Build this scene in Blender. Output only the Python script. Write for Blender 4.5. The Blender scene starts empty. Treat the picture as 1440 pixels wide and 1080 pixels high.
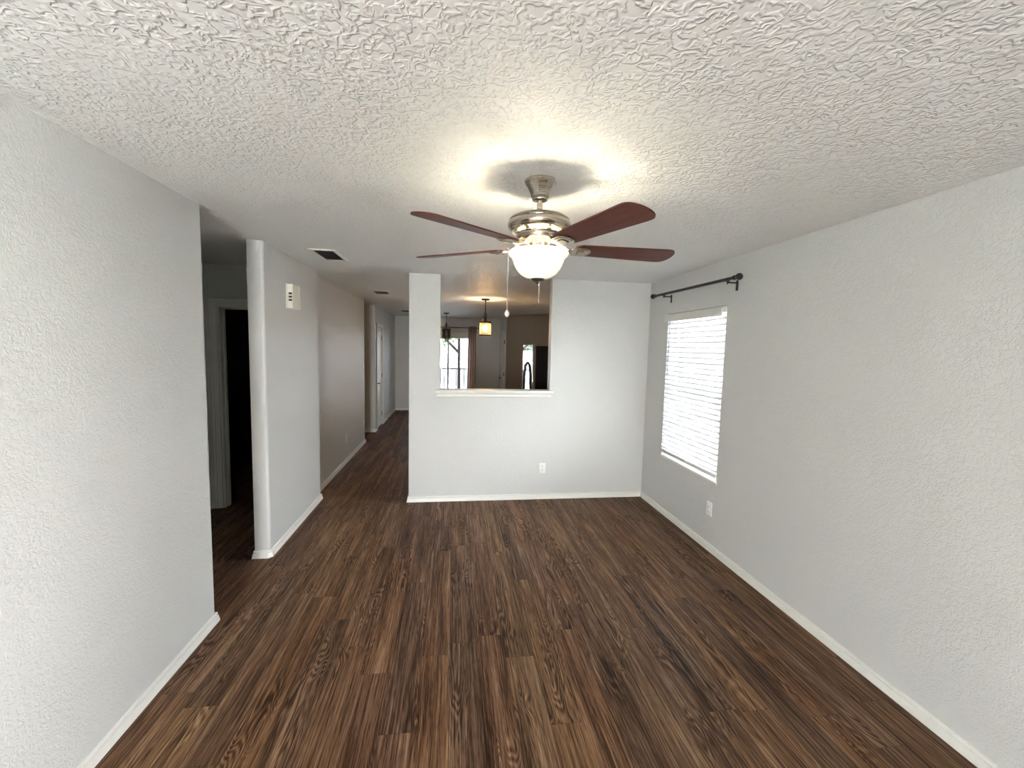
import bpy, bmesh, math, random
from mathutils import Vector, Matrix, noise as mnoise
S = bpy.context.scene
COL = S.collection
PI = math.pi

# ------------------------------------------------------------------ camera
H = 2.44                                   # ceiling height
CAM_H = 1.690
fwd = Vector((0.13629213, 0.98710285, -0.08397872))
rgt = Vector((0.99060748, -0.13485086, 0.0226287))
upv = Vector((-0.01101225, 0.08627406, 0.99621058))
cd = bpy.data.cameras.new('camera')
cam = bpy.data.objects.new('camera', cd); COL.objects.link(cam)
cam.matrix_world = Matrix(((rgt.x, upv.x, -fwd.x, 0), (rgt.y, upv.y, -fwd.y, 0),
                           (rgt.z, upv.z, -fwd.z, CAM_H), (0, 0, 0, 1)))
cd.sensor_width = 36; cd.lens = 606.14 / 1440 * 36
cd.clip_start = .02; cd.clip_end = 300
S.camera = cam

# ------------------------------------------------------------------ sky, sun, exposure
S.view_settings.view_transform = 'Standard'
S.view_settings.look = 'None'
S.view_settings.gamma = 1
S.view_settings.use_curve_mapping = False
S.view_settings.exposure = 3.38
S.cycles.use_denoising = True
S.cycles.max_bounces = 12; S.cycles.diffuse_bounces = 8
S.cycles.transparent_max_bounces = 16
S.cycles.sample_clamp_indirect = 6
SKY = 7.0
w = bpy.data.worlds.new('sky'); S.world = w; w.use_nodes = True
wt = w.node_tree; wt.nodes.clear()
tc = wt.nodes.new('ShaderNodeTexCoord'); sx = wt.nodes.new('ShaderNodeSeparateXYZ')
cr = wt.nodes.new('ShaderNodeValToRGB'); bg = wt.nodes.new('ShaderNodeBackground'); wo = wt.nodes.new('ShaderNodeOutputWorld')
mr = wt.nodes.new('ShaderNodeMapRange'); mr.inputs[1].default_value = -.2; mr.inputs[2].default_value = 1
wt.links.new(tc.outputs['Generated'], sx.inputs[0]); wt.links.new(sx.outputs[2], mr.inputs[0]); wt.links.new(mr.outputs[0], cr.inputs[0])
e = cr.color_ramp.elements
e[0].position = .10; e[0].color = (.42, .42, .38, 1)
e[1].position = 1; e[1].color = (.66, .80, 1, 1)
q = e.new(.18); q.color = (1, .99, .97, 1)
q = e.new(.45); q.color = (.92, .96, 1, 1)
wt.links.new(cr.outputs[0], bg.inputs[0]); bg.inputs[1].default_value = SKY; wt.links.new(bg.outputs[0], wo.inputs[0])

def sun(name, d, strength, color, ang):
    l = bpy.data.lights.new(name, 'SUN'); l.energy = strength; l.color = color; l.angle = math.radians(ang)
    o = bpy.data.objects.new(name, l); COL.objects.link(o)
    o.rotation_euler = Vector(d).to_track_quat('-Z', 'Y').to_euler(); o.location = (6, 4, 12)
sun('sun', (.15, -.50, -.85), 14.0, (1, .95, .86), .6)

def portal(name, loc, direction, sx_, sy_):
    l = bpy.data.lights.new(name, 'AREA'); l.shape = 'RECTANGLE'; l.size = sx_; l.size_y = sy_
    l.cycles.is_portal = True
    o = bpy.data.objects.new(name, l); COL.objects.link(o); o.location = loc
    d = Vector(direction); o.rotation_euler = d.to_track_quat('-Z', 'Y').to_euler()

# ------------------------------------------------------------------ node helpers
def mat(name):
    m = bpy.data.materials.new(name); m.use_nodes = True
    nt = m.node_tree; b = nt.nodes['Principled BSDF']
    return m, nt, b
def nd(nt, typ, **kw):
    n = nt.nodes.new(typ)
    for k, v in kw.items():
        if k.startswith('i'):
            key = k[1:]; key = int(key) if key.isdigit() else key
            if hasattr(v, 'is_output'): nt.links.new(v, n.inputs[key])
            else: n.inputs[key].default_value = v
        else: setattr(n, k, v)
    return n
def M(nt, op, a, b=0.0, c=None):
    n = nt.nodes.new('ShaderNodeMath'); n.operation = op
    for i, v in enumerate((a, b) if c is None else (a, b, c)):
        if hasattr(v, 'is_output'): nt.links.new(v, n.inputs[i])
        else: n.inputs[i].default_value = v
    return n.outputs[0]
def pos(nt):
    return nd(nt, 'ShaderNodeNewGeometry').outputs['Position']
def noise(nt, vec, scale, detail=2.0, rough=.5, dist=0.0):
    n = nd(nt, 'ShaderNodeTexNoise'); nt.links.new(vec, n.inputs['Vector'])
    n.inputs['Scale'].default_value = scale; n.inputs['Detail'].default_value = detail
    n.inputs['Roughness'].default_value = rough; n.inputs['Distortion'].default_value = dist
    return n.outputs['Fac']
def mapr(nt, v, a, b, c=0.0, d=1.0, smooth=True):
    n = nd(nt, 'ShaderNodeMapRange'); n.interpolation_type = 'SMOOTHSTEP' if smooth else 'LINEAR'
    nt.links.new(v, n.inputs[0])
    for i, x in enumerate((a, b, c, d)): n.inputs[i + 1].default_value = x
    return n.outputs[0]
def mapping(nt, vec, scale=(1, 1, 1), loc=(0, 0, 0)):
    n = nd(nt, 'ShaderNodeMapping'); nt.links.new(vec, n.inputs[0]); n.inputs['Scale'].default_value = scale; n.inputs['Location'].default_value = loc
    return n.outputs[0]
def ramp(nt, v, stops):
    n = nd(nt, 'ShaderNodeValToRGB'); nt.links.new(v, n.inputs[0]); el = n.color_ramp.elements
    while len(el) < len(stops): el.new(.5)
    for k, (p, c) in zip(el, stops): k.position = p; k.color = (*c, 1)
    return n.outputs[0]

def worms(nt, p, scale, width, cut, seed):
    """short raised squiggles: contour lines of a noise field, broken up by a second one"""
    v = mapping(nt, p, loc=(seed, seed * 1.7, seed * .6))
    n = noise(nt, v, scale, 1.0, .5, .35)
    line = mapr(nt, M(nt, 'ABSOLUTE', M(nt, 'SUBTRACT', n, .5)), 0.0, width, 1.0, 0.0)
    mask = mapr(nt, noise(nt, mapping(nt, p, loc=(seed * 3, 5, seed)), scale * .8, 1.0), cut, cut + .08)
    return M(nt, 'MULTIPLY', line, mask)

def paint(name, col, rough, scale, width, cut, height, spec=.35, fine=.12, flat=.35):
    m, nt, b = mat(name); p = pos(nt)
    b.inputs['Base Color'].default_value = (*col, 1)
    b.inputs['Roughness'].default_value = rough; b.inputs['Specular IOR Level'].default_value = spec
    h = M(nt, 'MAXIMUM', worms(nt, p, scale, width, cut, 3.1), worms(nt, p, scale * 1.25, width * 1.1, cut, 11.3))
    patch = mapr(nt, noise(nt, p, scale * .09, 2.0), .34, .55, flat, 1.0)
    h = M(nt, 'MULTIPLY', h, patch)
    h = M(nt, 'ADD', h, M(nt, 'MULTIPLY', noise(nt, p, scale * 2.6, 2.0), fine))
    bp = nd(nt, 'ShaderNodeBump', iStrength=1.0, iDistance=height, iHeight=h)
    nt.links.new(bp.outputs[0], b.inputs['Normal'])
    return m

def simple(name, col, rough=.5, metal=0.0, spec=.5, **kw):
    m, nt, b = mat(name); p = pos(nt)
    n = noise(nt, p, 40, 3.0)
    mx = nd(nt, 'ShaderNodeMix', data_type='RGBA'); nt.links.new(n, mx.inputs[0])
    mx.inputs[6].default_value = (*[c * .95 for c in col], 1); mx.inputs[7].default_value = (*[min(1, c * 1.05) for c in col], 1)
    nt.links.new(mx.outputs[2], b.inputs['Base Color'])
    b.inputs['Roughness'].default_value = rough; b.inputs['Metallic'].default_value = metal; b.inputs['Specular IOR Level'].default_value = spec
    for k, v in kw.items(): b.inputs[k.replace('_', ' ')].default_value = v
    return m

def glass(name, tint=(1, 1, 1), gloss=.08, rough=.0):
    m = bpy.data.materials.new(name); m.use_nodes = True; nt = m.node_tree; nt.nodes.clear()
    t = nd(nt, 'ShaderNodeBsdfTransparent', iColor=(*tint, 1)); g = nd(nt, 'ShaderNodeBsdfGlossy', iRoughness=rough)
    f = nd(nt, 'ShaderNodeFresnel', iIOR=1.45)
    k = M(nt, 'MULTIPLY', f.outputs[0], gloss * 12)
    mx = nd(nt, 'ShaderNodeMixShader'); nt.links.new(k, mx.inputs[0]); nt.links.new(t.outputs[0], mx.inputs[1]); nt.links.new(g.outputs[0], mx.inputs[2])
    o = nd(nt, 'ShaderNodeOutputMaterial'); nt.links.new(mx.outputs[0], o.inputs[0])
    return m

def trans_diffuse(name, col, amount, rough=.6):
    m, nt, b = mat(name); b.inputs['Base Color'].default_value = (*col, 1); b.inputs['Roughness'].default_value = rough
    t = nd(nt, 'ShaderNodeBsdfTranslucent', iColor=(*col, 1))
    mx = nd(nt, 'ShaderNodeMixShader'); mx.inputs[0].default_value = amount
    nt.links.new(b.outputs[0], mx.inputs[1]); nt.links.new(t.outputs[0], mx.inputs[2])
    nt.links.new(mx.outputs[0], nt.nodes['Material Output'].inputs[0])
    return m

def wood_floor():
    m, nt, b = mat('plank_floor'); p = pos(nt)
    s = nd(nt, 'ShaderNodeSeparateXYZ', i0=p).outputs
    PW, PL = .152, 1.22
    xr = M(nt, 'DIVIDE', s[0], PW); row = M(nt, 'FLOOR', xr); fx = M(nt, 'FRACT', xr)
    r1 = nd(nt, 'ShaderNodeTexWhiteNoise', noise_dimensions='1D', iW=row).outputs['Value']
    yr = M(nt, 'ADD', M(nt, 'DIVIDE', s[1], PL), M(nt, 'MULTIPLY', r1, 7.0)); colm = M(nt, 'FLOOR', yr); fy = M(nt, 'FRACT', yr)
    cv = nd(nt, 'ShaderNodeCombineXYZ', i0=row, i1=colm).outputs[0]
    wn = nd(nt, 'ShaderNodeTexWhiteNoise', noise_dimensions='2D'); nt.links.new(cv, wn.inputs['Vector'])
    rnd = wn.outputs['Value']; rz = M(nt, 'MULTIPLY', rnd, 37.0)
    def v(kx, ky, k=1.0):
        return nd(nt, 'ShaderNodeCombineXYZ', i0=M(nt, 'MULTIPLY', s[0], kx), i1=M(nt, 'MULTIPLY', s[1], ky), i2=M(nt, 'MULTIPLY', rz, k)).outputs[0]
    broad = noise(nt, v(15, .9), 1.0, 2.0, .5, .3)              # strips inside a plank
    ring = noise(nt, v(9, 1.15, 1.3), 1.0, 2.0, .45, .5)            # contour lines make cathedrals and knots
    cath = M(nt, 'MULTIPLY_ADD', M(nt, 'SINE', M(nt, 'MULTIPLY', ring, 165.0)), .5, .5)
    cmask = mapr(nt, noise(nt, v(5, 1.6, 2.1), 1.0, 1.0), .48, .64)
    streak = noise(nt, v(125, 2.8), 1.0, 4.0, .65, .2)
    fine = noise(nt, v(420, 14), 1.0, 3.0, .6)
    g = M(nt, 'MULTIPLY', M(nt, 'SUBTRACT', broad, .5), .85)
    g = M(nt, 'ADD', g, M(nt, 'MULTIPLY', M(nt, 'SUBTRACT', streak, .5), 1.65))
    g = M(nt, 'ADD', g, M(nt, 'MULTIPLY', M(nt, 'SUBTRACT', fine, .5), .85))
    g = M(nt, 'ADD', g, M(nt, 'MULTIPLY', M(nt, 'MULTIPLY', M(nt, 'SUBTRACT', cath, .62), cmask), .40))
    g = M(nt, 'ADD', g, M(nt, 'MULTIPLY', M(nt, 'SUBTRACT', rnd, .5), .13))
    g = M(nt, 'ADD', g, .47)
    c = ramp(nt, g, [(0.0, (.024, .010, .0052)), (.28, (.062, .028, .0145)), (.48, (.130, .065, .034)), (.70, (.215, .121, .066)), (1.0, (.34, .21, .12))])
    # plank seams
    ex = M(nt, 'MINIMUM', fx, M(nt, 'SUBTRACT', 1.0, fx)); ey = M(nt, 'MINIMUM', fy, M(nt, 'SUBTRACT', 1.0, fy))
    seam = M(nt, 'MINIMUM', mapr(nt, ex, 0.0, .011), mapr(nt, ey, 0.0, .0016))
    hue = nd(nt, 'ShaderNodeHueSaturation', iColor=c); nt.links.new(M(nt, 'MULTIPLY_ADD', r1, .008, .498), hue.inputs['Hue'])
    nt.links.new(M(nt, 'MULTIPLY_ADD', wn.outputs['Value'], .14, .90), hue.inputs['Saturation'])
    mx = nd(nt, 'ShaderNodeMix', data_type='RGBA', blend_type='MULTIPLY'); mx.inputs[0].default_value = 1
    nt.links.new(hue.outputs[0], mx.inputs[6]); nt.links.new(ramp(nt, seam, [(0, (.45, .42, .4)), (1, (1, 1, 1))]), mx.inputs[7])
    nt.links.new(mx.outputs[2], b.inputs['Base Color'])
    nt.links.new(mapr(nt, streak, .2, .8, .40, .56), b.inputs['Roughness']); b.inputs['Specular IOR Level'].default_value = .09
    hgt = M(nt, 'ADD', M(nt, 'MULTIPLY', streak, .6), M(nt, 'MULTIPLY', seam, 1.2))
    bp = nd(nt, 'ShaderNodeBump', iStrength=.55, iDistance=.0012, iHeight=hgt); nt.links.new(bp.outputs[0], b.inputs['Normal'])
    return m

def blade_wood():
    m, nt, b = mat('blade_wood'); p = nd(nt, 'ShaderNodeTexCoord').outputs['Object']
    n = noise(nt, mapping(nt, p, (2.5, 60, 20)), 1.0, 4.0, .6, .3)
    nt.links.new(ramp(nt, n, [(.2, (.055, .016, .010)), (.5, (.105, .030, .018)), (.85, (.16, .05, .03))]), b.inputs['Base Color'])
    b.inputs['Roughness'].default_value = .5; b.inputs['Specular IOR Level'].default_value = .2
    return m

def brushed(name, col, rough=.3):
    m, nt, b = mat(name); p = nd(nt, 'ShaderNodeTexCoord').outputs['Object']
    n = noise(nt, mapping(nt, p, (8, 8, 500)), 1.0, 2.0)
    b.inputs['Base Color'].default_value = (*col, 1); b.inputs['Metallic'].default_value = 1
    nt.links.new(mapr(nt, n, .2, .8, rough - .06, rough + .08), b.inputs['Roughness'])
    return m

WALL = paint('wall_paint', (.592, .596, .578), .46, 50, .15, .45, .0010, .40, .10, .75)
WALL_SHADED = paint('shaded_wall_paint', (.26, .215, .17), .5, 50, .15, .45, .0013, .3, .10, .75)  # wall paint browned and darkened: the diagonal's shade put into its colour
DIM = paint('unlit_room_shade_paint', (.05, .045, .04), .6, 66, .055, .48, .0011, .2, .12, .75)  # blackened wall colour stands for the shade of the unlit room
CEIL = paint('ceiling_texture', (.79, .793, .772), .50, 27, .15, .43, .0038, .30, .05, .5)
FLOOR = wood_floor()
TRIM = simple('trim_paint', (.74, .735, .69), .32)
DOOR = simple('door_paint', (.70, .69, .65), .35)
WHITE = simple('white_plastic', (.78, .78, .76), .35)
CREAM = simple('cream_plastic', (.74, .72, .62), .4)
BLACK = simple('black_metal', (.012, .011, .010), .42)
LOUVER = simple('shaded_vent_louver', (.30, .28, .25), .7, 0.0, .1)  # white louvers greyed: the shade on them put into the colour
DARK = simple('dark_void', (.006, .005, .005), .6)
BRONZE = simple('dark_bronze', (.022, .016, .012), .4, .6)
NICKEL = brushed('brushed_nickel', (.43, .385, .32), .24)
PEWTER = brushed('dark_nickel', (.20, .18, .16), .35)
BLADE = blade_wood()
CHROME = simple('chain_metal', (.75, .73, .68), .3, 1.0)
SLAT = trans_diffuse('blind_slat', (.74, .75, .75), .08)
RAILM = simple('blind_rail', (.66, .65, .62), .4)
CLEAR = glass('window_glass')
SCREEN = glass('dimmed_glass', (.66, .67, .685))  # grey tint added to dim the daylight at this window; no insect screen
TINT = glass('patio_glass', (.30, .315, .33))
def seeded(name, tint, body, k):
    m = glass(name, tint, .05, .12); nt = m.node_tree; o = nt.nodes['Material Output']; src = o.inputs[0].links[0].from_socket
    t = nd(nt, 'ShaderNodeBsdfTranslucent', iColor=(*body, 1)); mx = nd(nt, 'ShaderNodeMixShader')
    n = mapr(nt, noise(nt, pos(nt), 120, 2.0), .35, .65, k * .5, k * 1.5); nt.links.new(n, mx.inputs[0])
    nt.links.new(src, mx.inputs[1]); nt.links.new(t.outputs[0], mx.inputs[2]); nt.links.new(mx.outputs[0], o.inputs[0])
    return m
SMOKE = seeded('seeded_glass', (.85, .78, .68), (.80, .62, .42), .035)
GREY = seeded('grey_seeded_glass', (.60, .60, .59), (.5, .5, .48), .12)
CURT = trans_diffuse('curtain_cloth', (.66, .53, .45), .40, .9)
VINYL = simple('white_vinyl', (.80, .80, .79), .35)
FRIDGE_FRONT = simple('polished_black_steel', (.55, .55, .56), .04, 1.0)
FRIDGE_SIDE = simple('black_cabinet_side', (.010, .007, .006), .6, 0.0, .12)
DECKW = simple('stained_deck_wood', (.060, .038, .034), .8)
GROUND = simple('bounce_ground', (.60, .585, .54), .95)  # unseen ground, paled to bounce daylight up to the ceiling
LEAF = trans_diffuse('leaf', (.10, .17, .045), .4)
BARK = simple('bark', (.12, .09, .06), .9)
SIDING = simple('exterior_siding', (.5, .47, .42), .8)

# ------------------------------------------------------------------ mesh helpers
def new(name, bm, m, parent=None, sharp=38, kind=None, label=None):
    bmesh.ops.recalc_face_normals(bm, faces=bm.faces)
    for f in bm.faces: f.smooth = f.calc_area() < .05
    a = math.radians(sharp)
    for ed in bm.edges:
        if len(ed.link_faces) != 2 or ed.calc_face_angle(0) > a: ed.smooth = False
    me = bpy.data.meshes.new(name); bm.to_mesh(me); bm.free()
    me.materials.append(m)
    o = bpy.data.objects.new(name, me); COL.objects.link(o)
    if parent: o.parent = parent
    if kind: o['kind'] = kind
    if label: o['label'] = label
    return o
def struct(name, bm, m, parent=None): return new(name, bm, m, parent, kind=None if parent else 'structure')
def tag(o, label, cat, group=None):
    o['label'] = label; o['category'] = cat
    if group: o['group'] = group
    return o
def thing(name, label, cat, loc=(0, 0, 0), rz=0.0, group=None, rot=None):
    o = bpy.data.objects.new(name, None); COL.objects.link(o); o.empty_display_size = .1
    o.location = loc; o.rotation_euler = rot or (0, 0, rz)
    return tag(o, label, cat, group)
def BM(): return bmesh.new()
def box(bm, x0, x1, y0, y1, z0, z1, bev=0.0, seg=2):
    r = bmesh.ops.create_cube(bm, size=1)
    vs = r['verts']
    for v in vs:
        v.co = Vector(((x0 + x1) / 2 + v.co.x * (x1 - x0), (y0 + y1) / 2 + v.co.y * (y1 - y0), (z0 + z1) / 2 + v.co.z * (z1 - z0)))
    if bev:
        es = list({ed for v in vs for ed in v.link_edges})
        bmesh.ops.bevel(bm, geom=es, offset=bev, segments=seg, affect='EDGES', profile=.5)
    return bm
def prism(bm, poly, z0, z1):
    lo = [bm.verts.new((x, y, z0)) for x, y in poly]; hi = [bm.verts.new((x, y, z1)) for x, y in poly]
    n = len(poly)
    for i in range(n): bm.faces.new((lo[i], lo[(i + 1) % n], hi[(i + 1) % n], hi[i]))
    bm.faces.new(lo[::-1]); bm.faces.new(hi)
    return bm
def rrect(x0, x1, y0, y1, corners='', r=.02, n=5):
    """rectangle in plan; corners named from sw se ne nw are rounded"""
    out = []
    for nm, cx, cy, a0 in (('sw', x0 + r, y0 + r, PI), ('se', x1 - r, y0 + r, 1.5 * PI), ('ne', x1 - r, y1 - r, 0), ('nw', x0 + r, y1 - r, .5 * PI)):
        if nm in corners.split():
            for k in range(n + 1):
                a = a0 + k / n * PI / 2; out.append((cx + r * math.cos(a), cy + r * math.sin(a)))
        else:
            out.append({'sw': (x0, y0), 'se': (x1, y0), 'ne': (x1, y1), 'nw': (x0, y1)}[nm])
    return out
def lathe(bm, prof, seg=48, c=(0, 0, 0), cap=True):
    rows = []
    for r, z in prof:
        if r < 1e-5: rows.append([bm.verts.new((c[0], c[1], c[2] + z))])
        else: rows.append([bm.verts.new((c[0] + r * math.cos(2 * PI * k / seg), c[1] + r * math.sin(2 * PI * k / seg), c[2] + z)) for k in range(seg)])
    for a, b in zip(rows, rows[1:]):
        for k in range(seg):
            k2 = (k + 1) % seg
            if len(a) == 1 and len(b) == 1: continue
            if len(a) == 1: bm.faces.new((a[0], b[k], b[k2]))
            elif len(b) == 1: bm.faces.new((a[k], a[k2], b[0]))
            else: bm.faces.new((a[k], a[k2], b[k2], b[k]))
    if cap:
        for rw, fl in ((rows[0], 1), (rows[-1], 0)):
            if len(rw) > 2: bm.faces.new(rw[::-1] if fl else rw)
    return bm
def tube(bm, pts, r, seg=10, radii=None):
    pts = [Vector(p) for p in pts]; rows = []; prev = None
    for i, p in enumerate(pts):
        t = (pts[min(i + 1, len(pts) - 1)] - pts[max(i - 1, 0)]).normalized()
        if prev is None:
            a = Vector((0, 0, 1)) if abs(t.z) < .9 else Vector((1, 0, 0)); u = t.cross(a).normalized()
        else: u = (prev - t * prev.dot(t)).normalized()
        prev = u; v = t.cross(u); rr = radii[i] if radii else r
        rows.append([bm.verts.new(p + (u * math.cos(2 * PI * k / seg) + v * math.sin(2 * PI * k / seg)) * rr) for k in range(seg)])
    for a, b in zip(rows, rows[1:]):
        for k in range(seg): bm.faces.new((a[k], a[(k + 1) % seg], b[(k + 1) % seg], b[k]))
    bm.faces.new(rows[0][::-1]); bm.faces.new(rows[-1])
    return bm
def sweep(bm, path, prof):
    """profile (offset to the right of the path, z) swept along a plan polyline with mitres"""
    P = [Vector(p) for p in path]; rows = []
    for i, p in enumerate(P):
        d0 = (P[i] - P[i - 1]).normalized() if i else None
        d1 = (P[i + 1] - P[i]).normalized() if i < len(P) - 1 else None
        n0 = Vector((d0.y, -d0.x)) if d0 else None; n1 = Vector((d1.y, -d1.x)) if d1 else None
        if n0 is None: n = n1
        elif n1 is None: n = n0
        else:
            n = (n0 + n1).normalized(); n = n / max(.2, n.dot(n0))
        rows.append([bm.verts.new((p.x + n.x * o, p.y + n.y * o, z)) for o, z in prof])
    k = len(prof)
    for a, b in zip(rows, rows[1:]):
        for j in range(k): bm.faces.new((a[j], a[(j + 1) % k], b[(j + 1) % k], b[j]))
    bm.faces.new(rows[0][::-1]); bm.faces.new(rows[-1])
    return bm
BASEP = [(0, 0), (.017, 0), (.017, .010), (.0145, .020), (.0125, .034), (.0120, .040), (.0045, .0415), (.0045, .0470), (.0100, .0495), (.0090, .0565), (.004, .060), (0, .060)]
def baseboard(name, path): return struct(name, sweep(BM(), path, BASEP), TRIM)

# ------------------------------------------------------------------ the shell
R, L, D = 2.189, -1.4017, 4.6484
YL = 2.686
REAR = -3.0
EY = 11.4526
XW = -4.6
struct('floor', box(BM(), XW - .12, R + .16, REAR - .15, EY + .15, -.12, 0), FLOOR)
struct('ceiling', box(BM(), XW - .12, R + .16, REAR - .15, EY + .15, H, H + .12), CEIL)

# right wall with one window in view and one behind the viewer
WY0, WY1, WZ0, WZ1 = 3.255, 4.215, .605, 2.072
VY0, VY1, VZ0, VZ1 = -1.95, -.95, .60, 2.12
bm = BM()
X0, X1 = R, R + .15
for y0, y1, z0, z1 in ((REAR, VY0, 0, H), (VY0, VY1, 0, VZ0), (VY0, VY1, VZ1, H), (VY1, WY0, 0, H), (WY0, WY1, 0, WZ0), (WY0, WY1, WZ1, H), (WY1, EY, 0, H)):
    box(bm, X0, X1, y0, y1, z0, z1)
struct('wall_right', bm, WALL)
# left wall, its far end a bullnosed corner, and its return into the side passage
bm = BM(); prism(bm, rrect(L - .115, L, REAR, YL, 'ne', .012), 0, H)
struct('wall_left', bm, WALL)
struct('wall_passage_near', box(BM(), -2.50, L - .115, YL - .115, YL, 0, H), WALL)
# wall behind the viewer with two windows
RW = [(-1.25, -.35)]; RZ0, RZ1 = .30, 2.15
bm = BM()
xs = [L - .115] + [v for a in RW for v in a] + [R]
for i in range(0, len(xs) - 1):
    if i % 2 == 0: box(bm, xs[i], xs[i + 1], REAR - .15, REAR, 0, H)
    else:
        box(bm, xs[i], xs[i + 1], REAR - .15, REAR, 0, RZ0); box(bm, xs[i], xs[i + 1], REAR - .15, REAR, RZ1, H)
struct('wall_rear', bm, WALL)
# wall straight ahead with the pass-through
PX0, PX1, BX0, SZ = -.1343, 1.060, -.4613, 1.206
T = .122
bm = BM()
prism(bm, rrect(BX0, PX0, D, D + T, 'sw se ne nw', .010), SZ, H); prism(bm, rrect(BX0, PX0, D, D + T, 'sw nw', .010), 0, SZ)
prism(bm, rrect(PX0, PX1, D, D + T), 0, SZ)
prism(bm, rrect(PX1, R, D, D + T, 'sw nw', .010), SZ, H); prism(bm, rrect(PX1, R, D, D + T), 0, SZ)
struct('wall_back', bm, WALL)
# stub of wall with the chime, then the hall wall set back behind it
W1X, W1L, W1A, W1B = -1.409, -1.521, 3.4928, 4.810
struct('wall_hall_near', prism(BM(), rrect(W1L, W1X, W1A, W1B, 'se ne', .020), 0, H), WALL)
W2X, W2B = -1.496, 7.638
struct('wall_hall_middle', prism(BM(), rrect(W2X - .115, W2X, W1B, W2B, 'ne', .012), 0, H), WALL)
# far hall wall (closet) with its door opening
BX, BY = -1.481, 8.538
DA, DB, DZ = 8.745, 9.405, 2.045
bm = BM(); prism(bm, rrect(BX - .115, BX, BY, DA, 'se', .012), 0, H); box(bm, BX - .115, BX, DA, DB, DZ, H); box(bm, BX - .115, BX, DB, EY, 0, H)
struct('wall_hall_far', bm, WALL)
struct('wall_closet_side', box(BM(), XW, BX - .115, BY, BY + .115, 0, H), WALL)
struct('wall_closet_back', box(BM(), BX - .80, BX - .70, BY + .115, EY, 0, H), WALL)
# side passage: left side, end wall with a doorway, dark room beyond
struct('wall_passage_left', box(BM(), -2.525, -2.41, YL, 4.735, 0, H), WALL)
QX0, QX1, QZ = -2.29, -1.60, 2.035
bm = BM(); box(bm, -2.41, QX0, 4.62, 4.735, 0, H); box(bm, QX0, QX1, 4.62, 4.735, QZ, H); box(bm, QX1, W1L, 4.62, 4.735, 0, H)
struct('wall_passage_end', bm, WALL)
struct('wall_dark_room_front', box(BM(), XW, -2.525, 4.62, 4.735, 0, H), WALL)
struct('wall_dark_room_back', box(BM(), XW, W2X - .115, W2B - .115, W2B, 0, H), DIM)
struct('wall_outer_left', box(BM(), XW - .12, XW, 4.62, EY, 0, H), WALL)
# far end with the sliding patio door
GX0, GX1, GZ = -.83, .57, 2.0
bm = BM(); box(bm, XW, GX0, EY, EY + .15, 0, H); box(bm, GX0, GX1, EY, EY + .15, GZ, H); box(bm, GX1, R + .15, EY, EY + .15, 0, H)
struct('wall_far_end', bm, WALL)
# corner pantry: side with a door, then the diagonal
PNX, PNY = 1.24, 10.10
PA, PB, PZ = 10.235, 10.995, 2.04
bm = BM(); box(bm, PNX, PNX + .11, PNY, PA, 0, H); box(bm, PNX, PNX + .11, PA, PB, PZ, H); box(bm, PNX, PNX + .11, PB, EY, 0, H)
struct('wall_pantry_side', bm, WALL)
struct('wall_pantry_diagonal', prism(BM(), [(PNX, PNY), (R, PNY - (R - PNX)), (R, PNY - (R - PNX) + .155), (PNX + .11, PNY + .045)], 0, H), WALL_SHADED)

# baseboards (path keeps the wall on its left hand)
baseboard('baseboard_left', [(L, REAR), (L, YL), (L - .9, YL)])
baseboard('baseboard_hall_near', [(W1L, W1B - .25), (W1L, W1A), (W1X - .018, W1A), (W1X, W1A + .018), (W1X, W1B), (W2X, W1B)])
baseboard('baseboard_hall_middle', [(W2X, W1B + .0175), (W2X, W2B), (W2X - .115, W2B)])
baseboard('baseboard_closet', [(-3.2, BY), (BX, BY), (BX, DA - .062)])
baseboard('baseboard_hall_far', [(BX, DB + .062), (BX, EY), (GX0 - .06, EY)])
baseboard('baseboard_far_end', [(GX1 + .06, EY), (PNX, EY), (PNX, PB + .062)])
baseboard('baseboard_passage', [(-2.41, YL), (-2.41, 4.62), (QX0 - .075, 4.62)])
baseboard('baseboard_back', [(BX0, D + T), (BX0, D), (R, D), (R, REAR)])
baseboard('baseboard_pantry', [(PNX, PA - .062), (PNX, PNY), (R, PNY - (R - PNX)), (R, D + T)])

# sill of the pass-through: slab over a stepped moulding
bm = BM()
box(bm, PX0 - .048, PX1 + .038, D - .046, D + T + .02, SZ, SZ + .021, .004)
SP = [(0, SZ), (.034, SZ), (.034, SZ - .006), (.026, SZ - .018), (.016, SZ - .028), (.016, SZ - .034), (.021, SZ - .037), (.021, SZ - .050), (.014, SZ - .056), (0, SZ - .056)]
sweep(bm, [(PX0 - .012, D + .004), (PX0 - .012, D), (PX1 + .004, D), (PX1 + .004, D + .004)], SP)
struct('trim_1', bm, TRIM)

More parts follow.
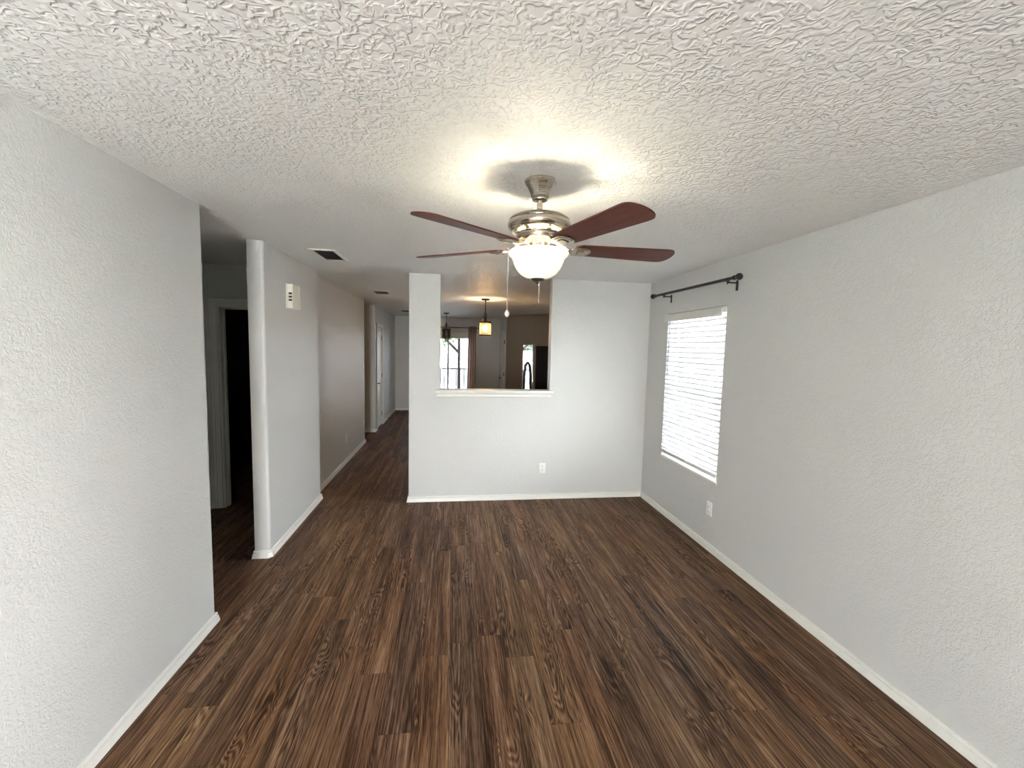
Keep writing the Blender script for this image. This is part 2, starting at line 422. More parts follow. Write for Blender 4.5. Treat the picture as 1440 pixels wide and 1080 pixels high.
# ------------------------------------------------------------------ door casings, doors
def casing(name, axis, face, side, a, b, z, wdt=.062, th=.016, depth=.115, gap=True):
    """casing round an opening; axis 'x' = wall runs along x (face at y), 'y' = wall runs along y (face at x); side = direction of the room"""
    bm = BM()
    def bx(u0, u1, n0, n1, z0, z1, bv=.004):
        n0, n1 = sorted((face + side * n0, face + side * n1))
        if axis == 'x': box(bm, u0, u1, n0, n1, z0, z1, bv)
        else: box(bm, n0, n1, u0, u1, z0, z1, bv)
    for u0, u1 in ((a - wdt, a), (b, b + wdt)):
        bx(u0, u1, .0, th, 0, z + wdt); 
    bx(a - .001, b + .001, .0, th, z, z + wdt)
    for u0, u1 in ((a - wdt, a - wdt + .02), (b + wdt - .02, b + wdt)): bx(u0, u1, .0, th + .006, 0, z + wdt)
    bx(a - wdt, b + wdt, .0, th + .006, z + wdt - .02, z + wdt)
    for u0, u1 in ((a, a + .016), (b - .016, b)): bx(u0, u1, -depth, .004, 0, z, .002)
    bx(a, b, -depth, .004, z - .016, z, .002)
    for u0, u1 in ((a + .016, a + .028), (b - .028, b - .016)): bx(u0, u1, -.085, -.05, 0, z - .016, .002)
    bx(a + .016, b - .016, -.085, -.05, z - .028, z - .016, .002)
    return struct(name, bm, TRIM)
casing('trim_2', 'x', 4.62, -1, QX0, QX1, QZ, wdt=.068)
casing('trim_3', 'y', BX, 1, DA, DB, DZ)
casing('trim_4', 'y', PNX, -1, PA, PB, PZ)

def lever(bm, o, n, along):
    """round rose, short neck and lever"""
    o, n, along = Vector(o), Vector(n), Vector(along)
    tube(bm, [o, o + n * .008], .027, 16); tube(bm, [o + n * .006, o + n * .05], .010, 10)
    tube(bm, [o + n * .048, o + n * .050 + along * .04, o + n * .046 + along * .105], .009, 10)
def panel_door(name, face, side, a, b, z, hinge_at_b, knob_y, lev):
    bm = BM(); f0, f1 = sorted((face, face + side * .035)); y0, y1 = a + .018, b - .018
    # stiles and rails round recessed panels
    st = .10; zs = [.012, .20, .98, 1.12, z - .14, z - .02]
    box(bm, f0, f1, y0, y0 + st, .012, z - .02, .001); box(bm, f0, f1, y1 - st, y1, .012, z - .02, .001)
    for z0, z1 in ((zs[0], zs[1]), (zs[2], zs[3]), (zs[4], zs[5])): box(bm, f0, f1, y0 + st, y1 - st, z0, z1, .001)
    box(bm, f0 + .008, f1 - .008, y0 + st, y1 - st, .15, z - .12)
    for z0, z1 in ((zs[1] + .04, zs[2] - .04), (zs[3] + .04, zs[4] - .04)): box(bm, f0 + .003, f1 - .003, y0 + st + .04, y1 - st - .04, z0, z1, .005)
    d = struct(name, bm, DOOR)
    xo = f1 if side > 0 else f0
    bm = BM(); lever(bm, (xo, knob_y, .92), (side, 0, 0), (0, lev, 0))
    new('door_lever', bm, BLACK, d)
    hy = b - .010 if hinge_at_b else a + .010
    for hz in (.24, 1.05, 1.82):
        bm = BM(); tube(bm, [(xo + side * .004, hy, hz - .045), (xo + side * .004, hy, hz + .045)], .009, 10)
        box(bm, min(xo, xo + side * .003), max(xo, xo + side * .003), hy - .016, hy + .016, hz - .045, hz + .045)
        new('hinge', bm, BLACK, d)
    return d
panel_door('door_1', BX - .048, 1, DA, DB, DZ, True, DA + .075, 1)
panel_door('door_2', PNX + .012, -1, PA, PB, PZ, False, PB - .075, -1)
# ------------------------------------------------------------------ windows
def window(name, axis, face0, u0, u1, z0, z1, pane=CLEAR):
    """white vinyl single-hung window set at depth face0 in its opening"""
    bm = BM()
    def bx(a, b, c, d, t0=0.0, t1=.06):
        if axis == 'y': box(bm, face0 + t0, face0 + t1, a, b, c, d, .003)
        else: box(bm, a, b, face0 + t0, face0 + t1, c, d, .003)
    f = .045
    bx(u0, u0 + f, z0, z1); bx(u1 - f, u1, z0, z1); bx(u0 + f, u1 - f, z0, z0 + f); bx(u0 + f, u1 - f, z1 - f, z1)
    zm = (z0 + z1) / 2; bx(u0 + f, u1 - f, zm - .025, zm + .025, .008, .052)
    fr = struct(name, bm, VINYL)
    bm = BM()
    for a, b in ((z0 + f, zm - .025), (zm + .025, z1 - f)):
        if axis == 'y': box(bm, face0 + .026, face0 + .032, u0 + f, u1 - f, a, b)
        else: box(bm, u0 + f, u1 - f, face0 + .026, face0 + .032, a, b)
    new('window_pane', bm, pane, fr)
    return fr
window('window_1', 'y', R + .085, WY0, WY1, WZ0, WZ1, SCREEN)
window('window_2', 'y', R + .085, VY0, VY1, VZ0, VZ1)
for i, (a, b) in enumerate(RW): window('window_%d' % (3 + i), 'x', REAR - .14, a, b, RZ0, RZ1)
struct('trim_5', box(BM(), R - .006, R + .085, WY0 - .012, WY1 + .012, WZ0 - .018, WZ0 + .002, .003), TRIM)
portal('portal_right_rear', (R + .17, (VY0 + VY1) / 2, (VZ0 + VZ1) / 2), (-1, 0, 0), VY1 - VY0, VZ1 - VZ0)
portal('portal_right', (R + .17, (WY0 + WY1) / 2, (WZ0 + WZ1) / 2), (-1, 0, 0), WY1 - WY0, WZ1 - WZ0)
for a, b in RW: portal('portal_rear', ((a + b) / 2, REAR - .17, (RZ0 + RZ1) / 2), (0, 1, 0), b - a, RZ1 - RZ0)
portal('portal_patio', ((GX0 + GX1) / 2, EY + .17, GZ / 2), (0, -1, 0), GX1 - GX0, GZ)

# sliding patio door
bm = BM()
y0, y1 = EY + .02, EY + .13
f = .05
box(bm, GX0, GX0 + f, y0, y1, 0, GZ, .004); box(bm, GX1 - f, GX1, y0, y1, 0, GZ, .004); box(bm, GX0 + f, GX1 - f, y0, y1, GZ - f, GZ, .004); box(bm, GX0 + f, GX1 - f, y0, y1, 0, .03, .004)
door = struct('door_3', bm, VINYL)
for (a, b, yy) in ((GX0 + f, -.105, EY + .085), (-.150, GX1 - f, EY + .035)):
    bm = BM(); s = .042
    box(bm, a, a + s, yy, yy + .035, .03, GZ - f, .003); box(bm, b - s, b, yy, yy + .035, .03, GZ - f, .003)
    box(bm, a + s, b - s, yy, yy + .035, .03, .11, .003); box(bm, a + s, b - s, yy, yy + .035, GZ - f - .05, GZ - f, .003)
    p = new('sliding_panel', bm, VINYL, door)
    new('door_glass', box(BM(), a + s, b - s, yy + .014, yy + .020, .11, GZ - f - .05), TINT, p)
bm = BM(); tube(bm, [(-.128, EY + .034, 1.00), (-.128, EY - .012, 1.02), (-.128, EY - .012, 1.20), (-.128, EY + .034, 1.22)], .010, 8); box(bm, -.142, -.114, EY + .026, EY + .037, .97, 1.25, .003)
new('door_pull', bm, BLACK, door)
bm = BM()
for a, b, c, d_ in ((GX0 - .055, GX0, 0, GZ + .055), (GX1, GX1 + .055, 0, GZ + .055), (GX0, GX1, GZ, GZ + .055)): box(bm, a, b, EY - .014, EY + .02, c, d_, .003)
struct('trim_6', bm, TRIM)

# ------------------------------------------------------------------ window blind
bl = thing('window_blind', 'white wooden slat blind, lowered and nearly closed, in the right wall window', 'blind', (R + .016, (WY0 + WY1) / 2, WZ0))
hw = (WY1 - WY0) / 2 - .004; zt = WZ1 - WZ0
bm = BM(); box(bm, -.043, -.028, -hw + .032, hw + .028, zt - .082, zt - .012, .003); new('valance', bm, RAILM, bl)
bm = BM(); box(bm, -.024, .030, -hw, hw, zt - .055, zt - .006, .002); new('headrail', bm, RAILM, bl)
bm = BM(); random.seed(4)
ns = 28; zb = .100; pitch = (zt - .095 - zb) / (ns - 1)
for k in range(ns):
    z = zb + k * pitch; tilt = math.radians(24 + random.uniform(-.4, .4)); hw2 = .025
    prof = []
    for j in range(5):
        u = -hw2 + 2 * hw2 * j / 4; cam_ = .0025 * (1 - (u / hw2) ** 2)
        # room edge of each slat hangs down
        prof.append((u * math.cos(tilt) - cam_ * math.sin(tilt), u * math.sin(tilt) + cam_ * math.cos(tilt)))
    th = .0095; nx, nz = -math.sin(tilt), math.cos(tilt)
    loop = prof + [(a + nx * -th, b + nz * -th) for a, b in prof[::-1]]
    r0 = [bm.verts.new((a, -hw, z + b)) for a, b in loop]; r1 = [bm.verts.new((a, hw, z + b)) for a, b in loop]
    n = len(loop)
    for j in range(n): bm.faces.new((r0[j], r0[(j + 1) % n], r1[(j + 1) % n], r1[j]))
    bm.faces.new(r0[::-1]); bm.faces.new(r1)
new('slats', bm, SLAT, bl, sharp=60)
bm = BM(); box(bm, -.026, .026, -hw, hw, .034, .068, .004); new('bottom_rail', bm, RAILM, bl)
for yy in (-hw + .12, hw - .12, 0):
    bm = BM()
    for xx in (-.030, .030): tube(bm, [(xx, yy, .04), (xx, yy, zt - .05)], .0012, 6)
    new('ladder_cord', bm, WHITE, bl)
bm = BM(); tube(bm, [(-.036, hw - .075, zt - .07), (-.036, hw - .072, zt - .62)], .0042, 8, [.0045, .0060]); new('tilt_wand', bm, simple('grey_wand', (.22, .22, .23), .3), bl)

# ------------------------------------------------------------------ curtain rod over the window
cr_ = thing('curtain_rod', 'bare black curtain rod with ball ends above the blind on the right wall', 'curtain rod', (R, 3.69, 2.262), rot=(0, 0, 0))
RX = -.085
new('rod_tube', tube(BM(), [(RX, -.62, -.006), (RX, .66, 0.004)], .0125, 14), BLACK, cr_)
for s, yv, zv in ((-1, -.62, -.006), (1, .66, .004)):
    bm = BM()
    # collar, neck and ball turned about the rod's axis
    bmesh.ops.create_uvsphere(bm, u_segments=20, v_segments=12, radius=.026, matrix=Matrix.Translation((RX, yv + s * .062, zv)))
    tube(bm, [(RX, yv, zv), (RX, yv + s * .018, zv), (RX, yv + s * .019, zv), (RX, yv + s * .034, zv), (RX, yv + s * .042, zv)], .0, 14, [.0175, .0175, .012, .012, .017])
    new('finial', bm, BLACK, cr_)
for yv, zv in ((-.545, -.005), (.48, .003)):
    bm = BM()
    tube(bm, [(-.004, yv, zv - .026), (RX - .004, yv, zv - .026)], .0055, 8)
    tube(bm, [(RX - .018, yv, zv), (RX - .014, yv, zv - .014), (RX, yv, zv - .019), (RX + .014, yv, zv - .014), (RX + .018, yv, zv)], .0045, 8)
    tube(bm, [(RX, yv, zv - .018), (RX, yv, zv - .040)], .004, 8)
    box(bm, -.006, 0, yv - .012, yv + .012, zv - .085, zv - .005, .002)
    new('bracket', bm, BLACK, cr_)

# ------------------------------------------------------------------ wall plates
def duplex(label, loc, rz, group='outlet plates'):
    t = thing('wall_outlet', label, 'outlet', loc, rz, group)
    new('cover_plate', box(BM(), -.036, .036, -.006, 0, -.0585, .0585, .003), WHITE, t)
    for dz in (.0205, -.0205):
        bm = BM(); lathe(bm, [(.0165, 0), (.0165, .003), (.015, .0042), (0, .0042)], 20)
        bmesh.ops.rotate(bm, verts=bm.verts, matrix=Matrix.Rotation(PI / 2, 3, 'X')); bmesh.ops.translate(bm, verts=bm.verts, vec=(0, -.0055, dz))
        rc = new('receptacle', bm, CREAM if False else WHITE, t)
        bm = BM(); 
        for dx in (-.0064, .0064): box(bm, dx - .0014, dx + .0014, -.0102, -.0090, dz + .001, dz + .0085)
        tube(bm, [(0, -.0102, dz - .007), (0, -.0090, dz - .007)], .0027, 10)
        new('slots', bm, DARK, rc)
    bm = BM(); tube(bm, [(0, -.0055, 0), (0, -.0075, 0)], .003, 10); new('screw', bm, CHROME, t)
    return t
duplex('white duplex outlet low on the pass-through wall, centred under the sill', (1.0055, D, .353), 0)
duplex('white duplex outlet low on the right wall below the blind', (R, 3.322, .355), -PI / 2)
duplex('white outlet low on the hall wall, the nearer of its two', (W2X, 6.327, .352), PI / 2)
duplex('white outlet low on the hall wall at its far edge', (W2X, 7.512, .350), PI / 2)
duplex('pale outlet low on the bluish-lit far hall wall past the white closet door', (BX, 10.42, .36), PI / 2)
t = thing('light_switch', 'white light switch at the far edge of the hall wall', 'light switch', (W2X, 7.50, 1.33), PI / 2)
new('switch_plate', box(BM(), -.058, .058, -.006, 0, -.0585, .0585, .003), WHITE, t)
for dx in (-.023, .023):
    bm = BM(); box(bm, dx - .016, dx + .016, -.009, -.005, -.033, .033, .002); new('rocker', bm, WHITE, t)

# door chime box high on the stub wall
ch = thing('door_chime', 'cream door chime box with three black slots high on the hall stub wall', 'door chime', (W1X, 4.025, 2.085), PI / 2)
# local x runs along the wall (-x = towards the viewer), -y = into the room
bm = BM(); box(bm, -.098, .098, -.012, 0, -.104, .104, .003); new('backplate', bm, CREAM, ch)
bm = BM(); box(bm, -.095, .030, -.056, -.010, -.101, .101, .005); box(bm, .062, .095, -.056, -.010, -.101, .101, .005); box(bm, .025, .070, -.046, -.010, -.099, .099, .002); new('cover', bm, CREAM, ch)
bm = BM()
for k in range(3): box(bm, -.0965, -.090, -.049, -.022, .012 - k * .027, .030 - k * .027)
new('slots', bm, DARK, ch)

# small spring door stop on the far baseboard
ds = thing('door_stop', 'small black door stop on the far hall baseboard beside the closet door', 'door stop', (BX, 9.98, .035))
new('stem', tube(BM(), [(.010, 0, 0), (.066, 0, 0)], .006, 10), BLACK, ds); new('tip', tube(BM(), [(.064, 0, 0), (.080, 0, 0)], .010, 10), BLACK, ds)

# ------------------------------------------------------------------ ceiling vents
def vent(label, x, y, wx, wy):
    t = thing('ceiling_vent', label, 'vent', (x, y, H), 0, 'ceiling vents along the hall')
    bm = BM(); hx, hy, b_ = wx / 2, wy / 2, .026
    for x0, x1, y0, y1 in ((-hx, -hx + b_, -hy, hy), (hx - b_, hx, -hy, hy), (-hx + b_, hx - b_, -hy, -hy + b_), (-hx + b_, hx - b_, hy - b_, hy)):
        box(bm, x0, x1, y0, y1, -.010, 0, .003)
    new('frame', bm, TRIM, t)
    new('duct_shade_sheet', box(BM(), -hx + b_, hx - b_, -hy + b_, hy - b_, -.0015, -.0005), DARK, t)  # flat near-black sheet in place of the shade inside the duct
    bm = BM(); n = 9
    for k in range(n):
        cx = -hx + b_ + (k + .5) * (wx - 2 * b_) / n
        a = math.radians(-40); c, s = math.cos(a) * .0065, math.sin(a) * .0065
        v = [bm.verts.new(p) for p in ((cx - c, -hy + b_, -.006 - s), (cx + c, -hy + b_, -.006 + s), (cx + c, hy - b_, -.006 + s), (cx - c, hy - b_, -.006 - s))]
        w_ = [bm.verts.new(q.co + Vector((0, 0, .0012))) for q in v]
        bm.faces.new(v); bm.faces.new(w_[::-1])
        for i in range(4): bm.faces.new((v[i], w_[i], w_[(i + 1) % 4], v[(i + 1) % 4]))
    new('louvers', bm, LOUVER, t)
vent('white louvred ceiling vent nearest the viewer, beside the chime wall', -1.05, 3.915, .212, .45)
vent('louvred ceiling vent midway down the hall', -1.03, 6.485, .245, .42)
vent('farthest louvred ceiling vent, at the end of the hall', -1.02, 9.74, .25, .54)

# ------------------------------------------------------------------ ceiling fan
fan = thing('ceiling_fan', 'brushed nickel ceiling fan with five red-brown blades and lit glass bowl', 'ceiling fan', (.38, 1.972, H))
def fp(name, prof, m, seg=64, parent=fan, sharp=38, z=0): return new(name, lathe(BM(), [(r, zz - H) for r, zz in prof], seg), m, parent, sharp)
new('canopy', lathe(BM(), [(r, z - H) for r, z in ((.070, 2.44), (.073, 2.433), (.071, 2.427), (.062, 2.416), (.053, 2.400), (.045, 2.382), (.041, 2.370), (.039, 2.366), (.014, 2.364))], 10), NICKEL, fan, 24)
fp('hanger_collar', [(.014, 2.366), (.034, 2.365), (.036, 2.359), (.034, 2.353), (.028, 2.350), (.0135, 2.349)], NICKEL, 40)
fp('downrod', [(.0135, 2.358), (.0135, 2.26)], NICKEL, 24)
fp('motor_housing', [(.014, 2.296), (.030, 2.294), (.034, 2.284), (.095, 2.281), (.122, 2.276), (.134, 2.268), (.138, 2.262), (.1365, 2.258), (.140, 2.255), (.143, 2.246), (.1425, 2.236), (.138, 2.224), (.128, 2.214), (.112, 2.207), (.104, 2.204), (.102, 2.200), (.05, 2.199)], NICKEL, 72)
fp('flywheel', [(.098, 2.201), (.099, 2.184), (.094, 2.176), (.05, 2.174)], NICKEL, 60)
fp('light_fitter', [(.040, 2.178), (.043, 2.172), (.043, 2.166), (.048, 2.163), (.048, 2.130), (.060, 2.124), (.060, 2.119), (.02, 2.117)], NICKEL, 48)
BOWL = bpy.data.materials.new('frosted_bowl'); BOWL.use_nodes = True
nt = BOWL.node_tree; nt.nodes.clear()
tr = nd(nt, 'ShaderNodeBsdfTranslucent', iColor=(.96, .93, .84, 1)); df = nd(nt, 'ShaderNodeBsdfDiffuse', iColor=(.86, .83, .72, 1)); gl = nd(nt, 'ShaderNodeBsdfGlossy', iRoughness=.15)
m1 = nd(nt, 'ShaderNodeMixShader', i0=.011); nt.links.new(df.outputs[0], m1.inputs[1]); nt.links.new(tr.outputs[0], m1.inputs[2])
m2 = nd(nt, 'ShaderNodeMixShader', i0=.04); nt.links.new(m1.outputs[0], m2.inputs[1]); nt.links.new(gl.outputs[0], m2.inputs[2])
em = nd(nt, 'ShaderNodeEmission', iColor=(1, .93, .74, 1), iStrength=.05); ad = nd(nt, 'ShaderNodeAddShader'); nt.links.new(m2.outputs[0], ad.inputs[0]); nt.links.new(em.outputs[0], ad.inputs[1])
nt.links.new(ad.outputs[0], nd(nt, 'ShaderNodeOutputMaterial').inputs[0])
outer = [(.136, 2.124), (.138, 2.119), (.134, 2.110), (.123, 2.100), (.118, 2.094), (.116, 2.086), (.110, 2.068), (.099, 2.048), (.082, 2.028), (.058, 2.013), (.030, 2.006), (.008, 2.005)]
inner = [(max(.008, r - .004), z + .003) for r, z in outer[::-1]]
new('glass_bowl', lathe(BM(), [(r, z - H) for r, z in outer + inner + outer[:1]], 72, cap=False), BOWL, fan)
fp('finial_cap', [(.008, 2.012), (.031, 2.0075), (.032, 2.003), (.024, 1.996), (.012, 1.992), (.009, 1.986), (.006, 1.982), (0, 1.981)], PEWTER, 32)
new('center_stem', tube(BM(), [(0, 0, 2.12 - H), (0, 0, 2.006 - H)], .005, 10), NICKEL, fan)

def blade(theta):
    a = math.radians(theta); ca, sa = math.cos(a), math.sin(a)
    zb, pit = 2.146, math.radians(-10.5)
    R3 = Matrix.Rotation(a, 3, 'Z') @ Matrix.Rotation(pit, 3, 'X')
    # outline of the blade in its own plane
    r0, r1 = .165, .660
    up_, n = [], 26
    for k in range(n + 1):
        u = math.sin(k / n * PI / 2); r = r0 + (r1 - r0) * u; hw_ = .054 + .017 * min(1, u * 1.15)
        hw_ *= math.sqrt(max(0.0, 1 - max(0, (r - (r1 - .060)) / .060) ** 3.2)) if r > r1 - .060 else 1
        hw_ *= (1 - .28 * max(0, 1 - (r - r0) / .03) ** 2)
        up_.append((r, max(hw_, .004)))
    loop = [(r, h) for r, h in up_] + [(r, -h) for r, h in up_[::-1]]
    bm = BM(); th = .0055
    lo = [bm.verts.new((x, y, -th / 2)) for x, y in loop]; hi = [bm.verts.new((x, y, th / 2)) for x, y in loop]
    m = len(loop)
    for i in range(m): bm.faces.new((lo[i], lo[(i + 1) % m], hi[(i + 1) % m], hi[i]))
    bm.faces.new(lo[::-1]); bm.faces.new(hi)
    b = new('blade', bm, BLADE, fan); b.rotation_euler = R3.to_euler(); b.location = (0, 0, zb - H)
    # blade iron: curved arm from the flywheel, six-sided plate under the blade with a raised rectangular boss
    bm = BM()
    arm = [(.082, 0, .034, .014), (.100, 0, .022, .015), (.118, 0, .006, .017), (.136, 0, -.007, .020), (.155, 0, -.0085, .026), (.172, 0, -.0085, .036)]
    rows = []
    for x, y, z, hw_ in arm:
        rows.append([bm.verts.new((x, sg * hw_, z + dz)) for sg, dz in ((-1, -.0035), (1, -.0035), (1, .0035), (-1, .0035))])
    for p, q in zip(rows, rows[1:]):
        for i in range(4): bm.faces.new((p[i], p[(i + 1) % 4], q[(i + 1) % 4], q[i]))
    bm.faces.new(rows[0][::-1]); bm.faces.new(rows[-1])
    def plate(pts, z0, z1):
        lo = [bm.verts.new((x, y, z0)) for x, y in pts]; hi = [bm.verts.new((x, y, z1)) for x, y in pts]
        k = len(pts)
        for i in range(k): bm.faces.new((lo[i], lo[(i + 1) % k], hi[(i + 1) % k], hi[i]))
        bm.faces.new(lo[::-1]); bm.faces.new(hi)
    plate([(.164, -.040), (.215, -.044), (.238, -.030), (.248, 0), (.238, .030), (.215, .044), (.164, .040), (.158, 0)], -.0105, -.0035)
    plate([(.172, -.031), (.212, -.034), (.230, -.022), (.236, 0), (.230, .022), (.212, .034), (.172, .031)], -.0130, -.0100)
    plate([(.184, -.018), (.212, -.018), (.216, 0), (.212, .018), (.184, .018)], -.0165, -.0125)
    new('blade_iron', bm, NICKEL, b)
for th in (-141, -69.5, 3, 75, 147): blade(th)
def chain(x, y, z0, z1, knob):
    bm = BM(); n = int((z0 - z1) / .0052)
    for k in range(n):
        bmesh.ops.create_icosphere(bm, subdivisions=1, radius=.0022, matrix=Matrix.Translation((x, y, z0 - k * (z0 - z1) / n - H)))
    tube(bm, [(x, y, z0 - H), (x, y, z1 - H)], .0013, 6)
    c = new('pull_chain', bm, CHROME, fan, 80)
    if knob:
        bm = BM(); lathe(bm, [(0, .004), (.004, .003), (.010, -.004), (.0115, -.012), (.010, -.019), (.005, -.025), (0, -.026)], 20, (x, y, z1 - H)); new('pull_knob', bm, simple('ivory_knob', (.62, .58, .50), .4), c)
chain(-.139, 0, 2.135, 1.855, True)
chain(.004, -.012, 1.992, 1.895, False)
for px_, py_ in ((.055, .02), (-.045, .045), (-.01, -.06)):
    l = bpy.data.lights.new('fan_bulb', 'POINT'); l.energy = 0.55; l.color = (1, .93, .78); l.shadow_soft_size = .028
    o = bpy.data.objects.new('fan_bulb', l); COL.objects.link(o); o.location = (.38 + px_, 1.972 + py_, 2.052)

# ------------------------------------------------------------------ pendant lanterns
def pendant(label, x, y, lit, gm):
    t = thing('pendant_lantern', label, 'pendant light', (x, y, H), 0, 'lantern pendants past the pass-through')
    new('canopy', lathe(BM(), [(.066, 0), (.066, -.012), (.060, -.020), (.012, -.026), (.008, -.040)], 32), BRONZE, t)
    new('stem', tube(BM(), [(0, 0, -.02), (0, 0, -.26)], .007, 10), BRONZE, t)
    bm = BM()
    for k in range(3):
        a = 2 * PI * k / 3 + .35; c, s = math.cos(a), math.sin(a)
        tube(bm, [(.006 * c, .006 * s, -.215), (.018 * c, .018 * s, -.245), (.050 * c, .050 * s, -.300), (.074 * c, .074 * s, -.335), (.088 * c, .088 * s, -.360)], .0055, 8)
    new('arms', bm, BRONZE, t)
    fr = BM()
    for z0, z1 in ((-.352, -.374), (-.556, -.574)):
        lathe(fr, [(.094, z0), (.097, z0), (.097, z1), (.094, z1), (.094, z0)], 40, cap=False)
    for k in range(3):
        a = 2 * PI * k / 3 + .35; c, s = math.cos(a) * .0955, math.sin(a) * .0955
        tube(fr, [(c, s, -.36), (c, s, -.57)], .0035, 6)
    new('cage', fr, BRONZE, t)
    new('glass_shade', lathe(BM(), [(.090, -.372), (.090, -.560), (.0885, -.560), (.0885, -.372), (.090, -.372)], 40, cap=False), gm, t)
    new('socket', lathe(BM(), [(.012, -.26), (.021, -.275), (.021, -.375), (.017, -.395), (.010, -.397)], 20), BRONZE, t)
    bulb = bpy.data.materials.new('bulb_glass'); bulb.use_nodes = True; b = bulb.node_tree.nodes['Principled BSDF']
    b.inputs['Base Color'].default_value = (.8, .75, .65, 1); b.inputs['Roughness'].default_value = .2
    if lit:
        b.inputs['Emission Color'].default_value = (1, .70, .34, 1); b.inputs['Emission Strength'].default_value = 9
    new('bulb', lathe(BM(), [(.011, -.393), (.014, -.408), (.025, -.440), (.030, -.468), (.026, -.492), (.014, -.508), (0, -.512)], 24), bulb, t)
    if lit:
        l = bpy.data.lights.new('pendant_bulb', 'POINT'); l.energy = 6.0; l.color = (1, .72, .45); l.shadow_soft_size = .045
        o = bpy.data.objects.new('pendant_bulb', l); COL.objects.link(o); o.location = (x, y, H - .462)
        for ob in t.children:
            if ob.name.startswith('bulb'): ob.visible_shadow = True
pendant('lit amber glass lantern pendant hanging nearest beyond the pass-through', .497, 6.837, True, SMOKE)
pendant('unlit dark wire lantern pendant hanging in front of the patio door', -.155, 9.96, False, GREY)

# ------------------------------------------------------------------ curtain on the patio door
rod = thing('patio_curtain_rod', 'thin black curtain rod across the top of the patio door', 'curtain rod', (-.10, EY - .09, 2.178))
new('rod_tube', tube(BM(), [(-.98, 0, 0), (.88, 0, 0)], .011, 12), BLACK, rod)
for s, xx in ((-1, -.98), (1, .88)):
    bm = BM(); bmesh.ops.create_uvsphere(bm, u_segments=16, v_segments=10, radius=.022, matrix=Matrix.Translation((xx + s * .018, 0, 0))); new('finial', bm, BLACK, rod)
for xx in (-.90, .80):
    bm = BM(); tube(bm, [(xx, .088, -.02), (xx, .0, -.02), (xx, -.004, -.010)], .005, 8); box(bm, xx - .012, xx + .012, .082, .09, -.05, .01, .002); new('bracket', bm, BLACK, rod)
bm = BM(); n = 70; rows = []
for j in range(13):
    v = j / 12; z = 2.21 - v * 2.19; row = []
    for i in range(n + 1):
        u = i / n; spread = 1 + .10 * v
        x = .487 + (u - .5) * .205 * spread - .012 * v
        y = EY - .158 + .040 * math.sin(u * 2 * PI * 3.6 + .5 + .25 * math.sin(v * 3)) * (1 - .1 * math.sin(v * 5)) + .008 * math.sin(u * 23 + v * 2)
        row.append(bm.verts.new((x, y, z)))
    rows.append(row)
fs = []
for a, b in zip(rows, rows[1:]):
    for i in range(n): fs.append(bm.faces.new((a[i], a[i + 1], b[i + 1], b[i])))
bmesh.ops.solidify(bm, geom=fs, thickness=.003)
cu = new('curtain', bm, CURT, sharp=80)
tag(cu, 'beige curtain panel gathered at the right edge of the patio door', 'curtain')

# ------------------------------------------------------------------ refrigerator
fx0, fx1, fy0, fy1, fz = 1.165, 1.87, 5.99, 6.84, 1.722
fr = thing('refrigerator', 'tall black refrigerator with mirror-like doors seen through the pass-through', 'refrigerator', (fx0, (fy0 + fy1) / 2, 0))
hy = (fy1 - fy0) / 2
new('cabinet', box(BM(), 0, fx1 - fx0, -hy, hy, .02, fz, .006), FRIDGE_SIDE, fr)
new('toe_grille', box(BM(), -.03, .0, -hy + .02, hy - .02, .0, .07, .004), FRIDGE_SIDE, fr)
for y0, y1, hx in ((-hy, -.046, -.09), (-.040, hy, .005)):
    dr = new('door', box(BM(), -.055, -.004, y0, y1, .075, fz + .022, .008, 3), FRIDGE_FRONT, fr)
    bm = BM(); tube(bm, [(-.050, hx, .62), (-.085, hx, .66), (-.104, hx, .80), (-.108, hx, 1.05), (-.104, hx, 1.30), (-.085, hx, 1.44), (-.050, hx, 1.48)], .013, 10)
    new('door_handle', bm, BLACK, dr)

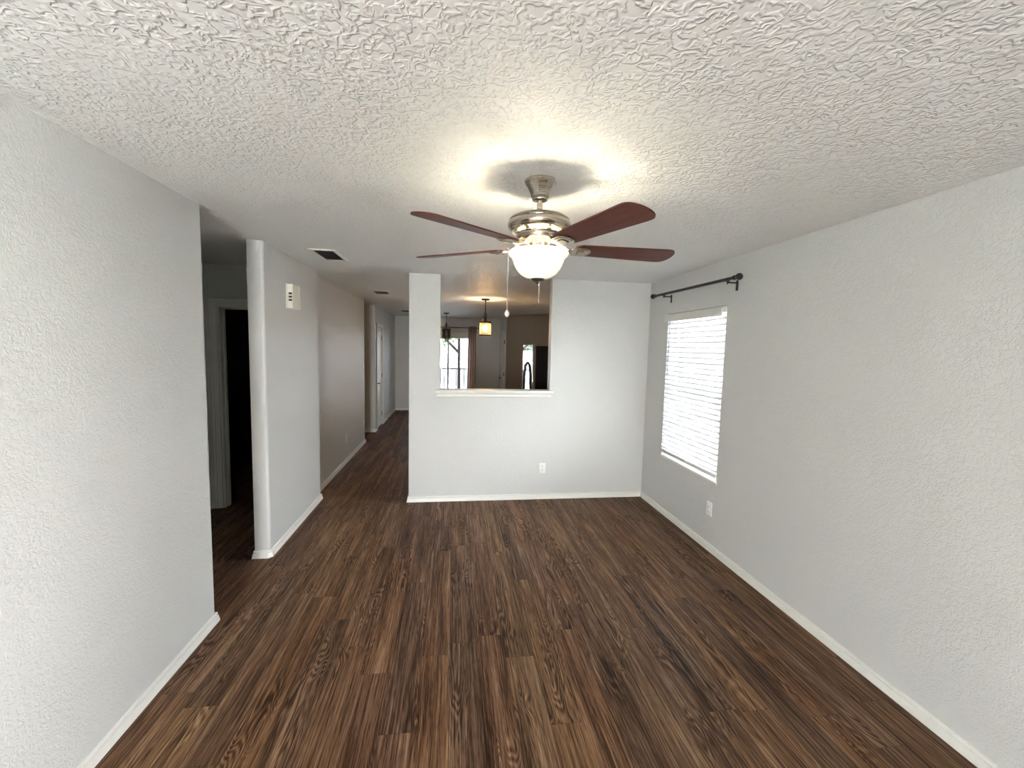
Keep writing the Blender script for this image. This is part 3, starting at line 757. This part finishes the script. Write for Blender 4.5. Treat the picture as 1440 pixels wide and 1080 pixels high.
# ------------------------------------------------------------------ outside
def ground():
    bm = BM(); box(bm, -40, 40, -40, 60, -.5, -.20); return struct('ground', bm, GROUND)
ground()
bm = BM()
for k in range(20): box(bm, -2.2, 2.6, EY + .17 + k * .115, EY + .17 + k * .115 + .108, -.10, -.06, .004)
for x in (-2.1, 0, 2.4): box(bm, x, x + .05, EY + .2, EY + 2.4, -.28, -.10)
tag(new('wooden_deck', bm, DECKW), 'wooden plank deck outside the patio door', 'deck')
PYY = 13.52
pt = thing('porch_post', 'square wooden porch post with a diagonal brace, seen through the patio door', 'post', (.180, PYY, -.06))
new('post', box(BM(), -.045, .045, -.045, .045, 0, 2.70, .004), DECKW, pt)
bm = BM(); tube(bm, [(-.02, 0, 1.57), (-1.05, 0, 2.62)], .045, 4); new('brace', bm, DECKW, pt)
rl = thing('deck_railing', 'wooden deck railing of thin balusters behind the porch post, outside the patio door', 'railing', (-.95, PYY + .11, -.06))
bm = BM(); box(bm, -1.2, 3.4, -.045, .045, 1.03, 1.07, .004); new('top_rail', bm, DECKW, rl)
new('bottom_rail', box(BM(), -1.2, 3.4, -.02, .02, .08, .16, .004), DECKW, rl)
for k in range(37):
    x = -1.14 + k * .122
    new('baluster', box(BM(), x - .017, x + .017, -.017, .017, .16, 1.03, .002), DECKW, rl)
struct('porch_roof', box(BM(), -2.6, 3.0, EY + .16, PYY + .3, 2.66, 2.74), SIDING)

def tree(label, x, y, h, rad, seed):
    random.seed(seed)
    t = thing('tree', label, 'tree', (x, y, -.2))
    bm = BM(); tube(bm, [(0, 0, 0), (.05, .02, h * .35), (-.05, .05, h * .6), (.02, 0, h * .85)], .1, 10, [.16, .13, .09, .04])
    for k in range(6):
        a = k * 1.05; tube(bm, [(0, 0, h * (.4 + .06 * k)), (math.cos(a) * rad * .4, math.sin(a) * rad * .4, h * (.55 + .06 * k)), (math.cos(a) * rad * .8, math.sin(a) * rad * .8, h * (.62 + .06 * k))], .03, 6, [.05, .035, .015])
    new('trunk', bm, BARK, t)
    bm = BM()
    for k in range(5200):
        d = Vector((random.gauss(0, 1), random.gauss(0, 1), random.gauss(0, 1))).normalized()
        c = Vector((0, 0, h * .68)) + Vector((d.x * rad, d.y * rad, d.z * h * .36)) * (random.random() ** .45) * (1 + .3 * mnoise.noise(d * 2.5))
        u = Vector((random.gauss(0, 1), random.gauss(0, 1), random.gauss(0, 1))).normalized(); w_ = u.cross(Vector((random.gauss(0, 1), random.gauss(0, 1), 1))).normalized()
        s = random.uniform(.07, .14)
        bm.faces.new([bm.verts.new(c + u * s), bm.verts.new(c + w_ * s * .5), bm.verts.new(c - u * s), bm.verts.new(c - w_ * s * .5)])
    new('foliage', bm, LEAF, t)
tree('leafy green tree in the yard left of the porch post', -1.6, 26.0, 4.6, 2.3, 2)
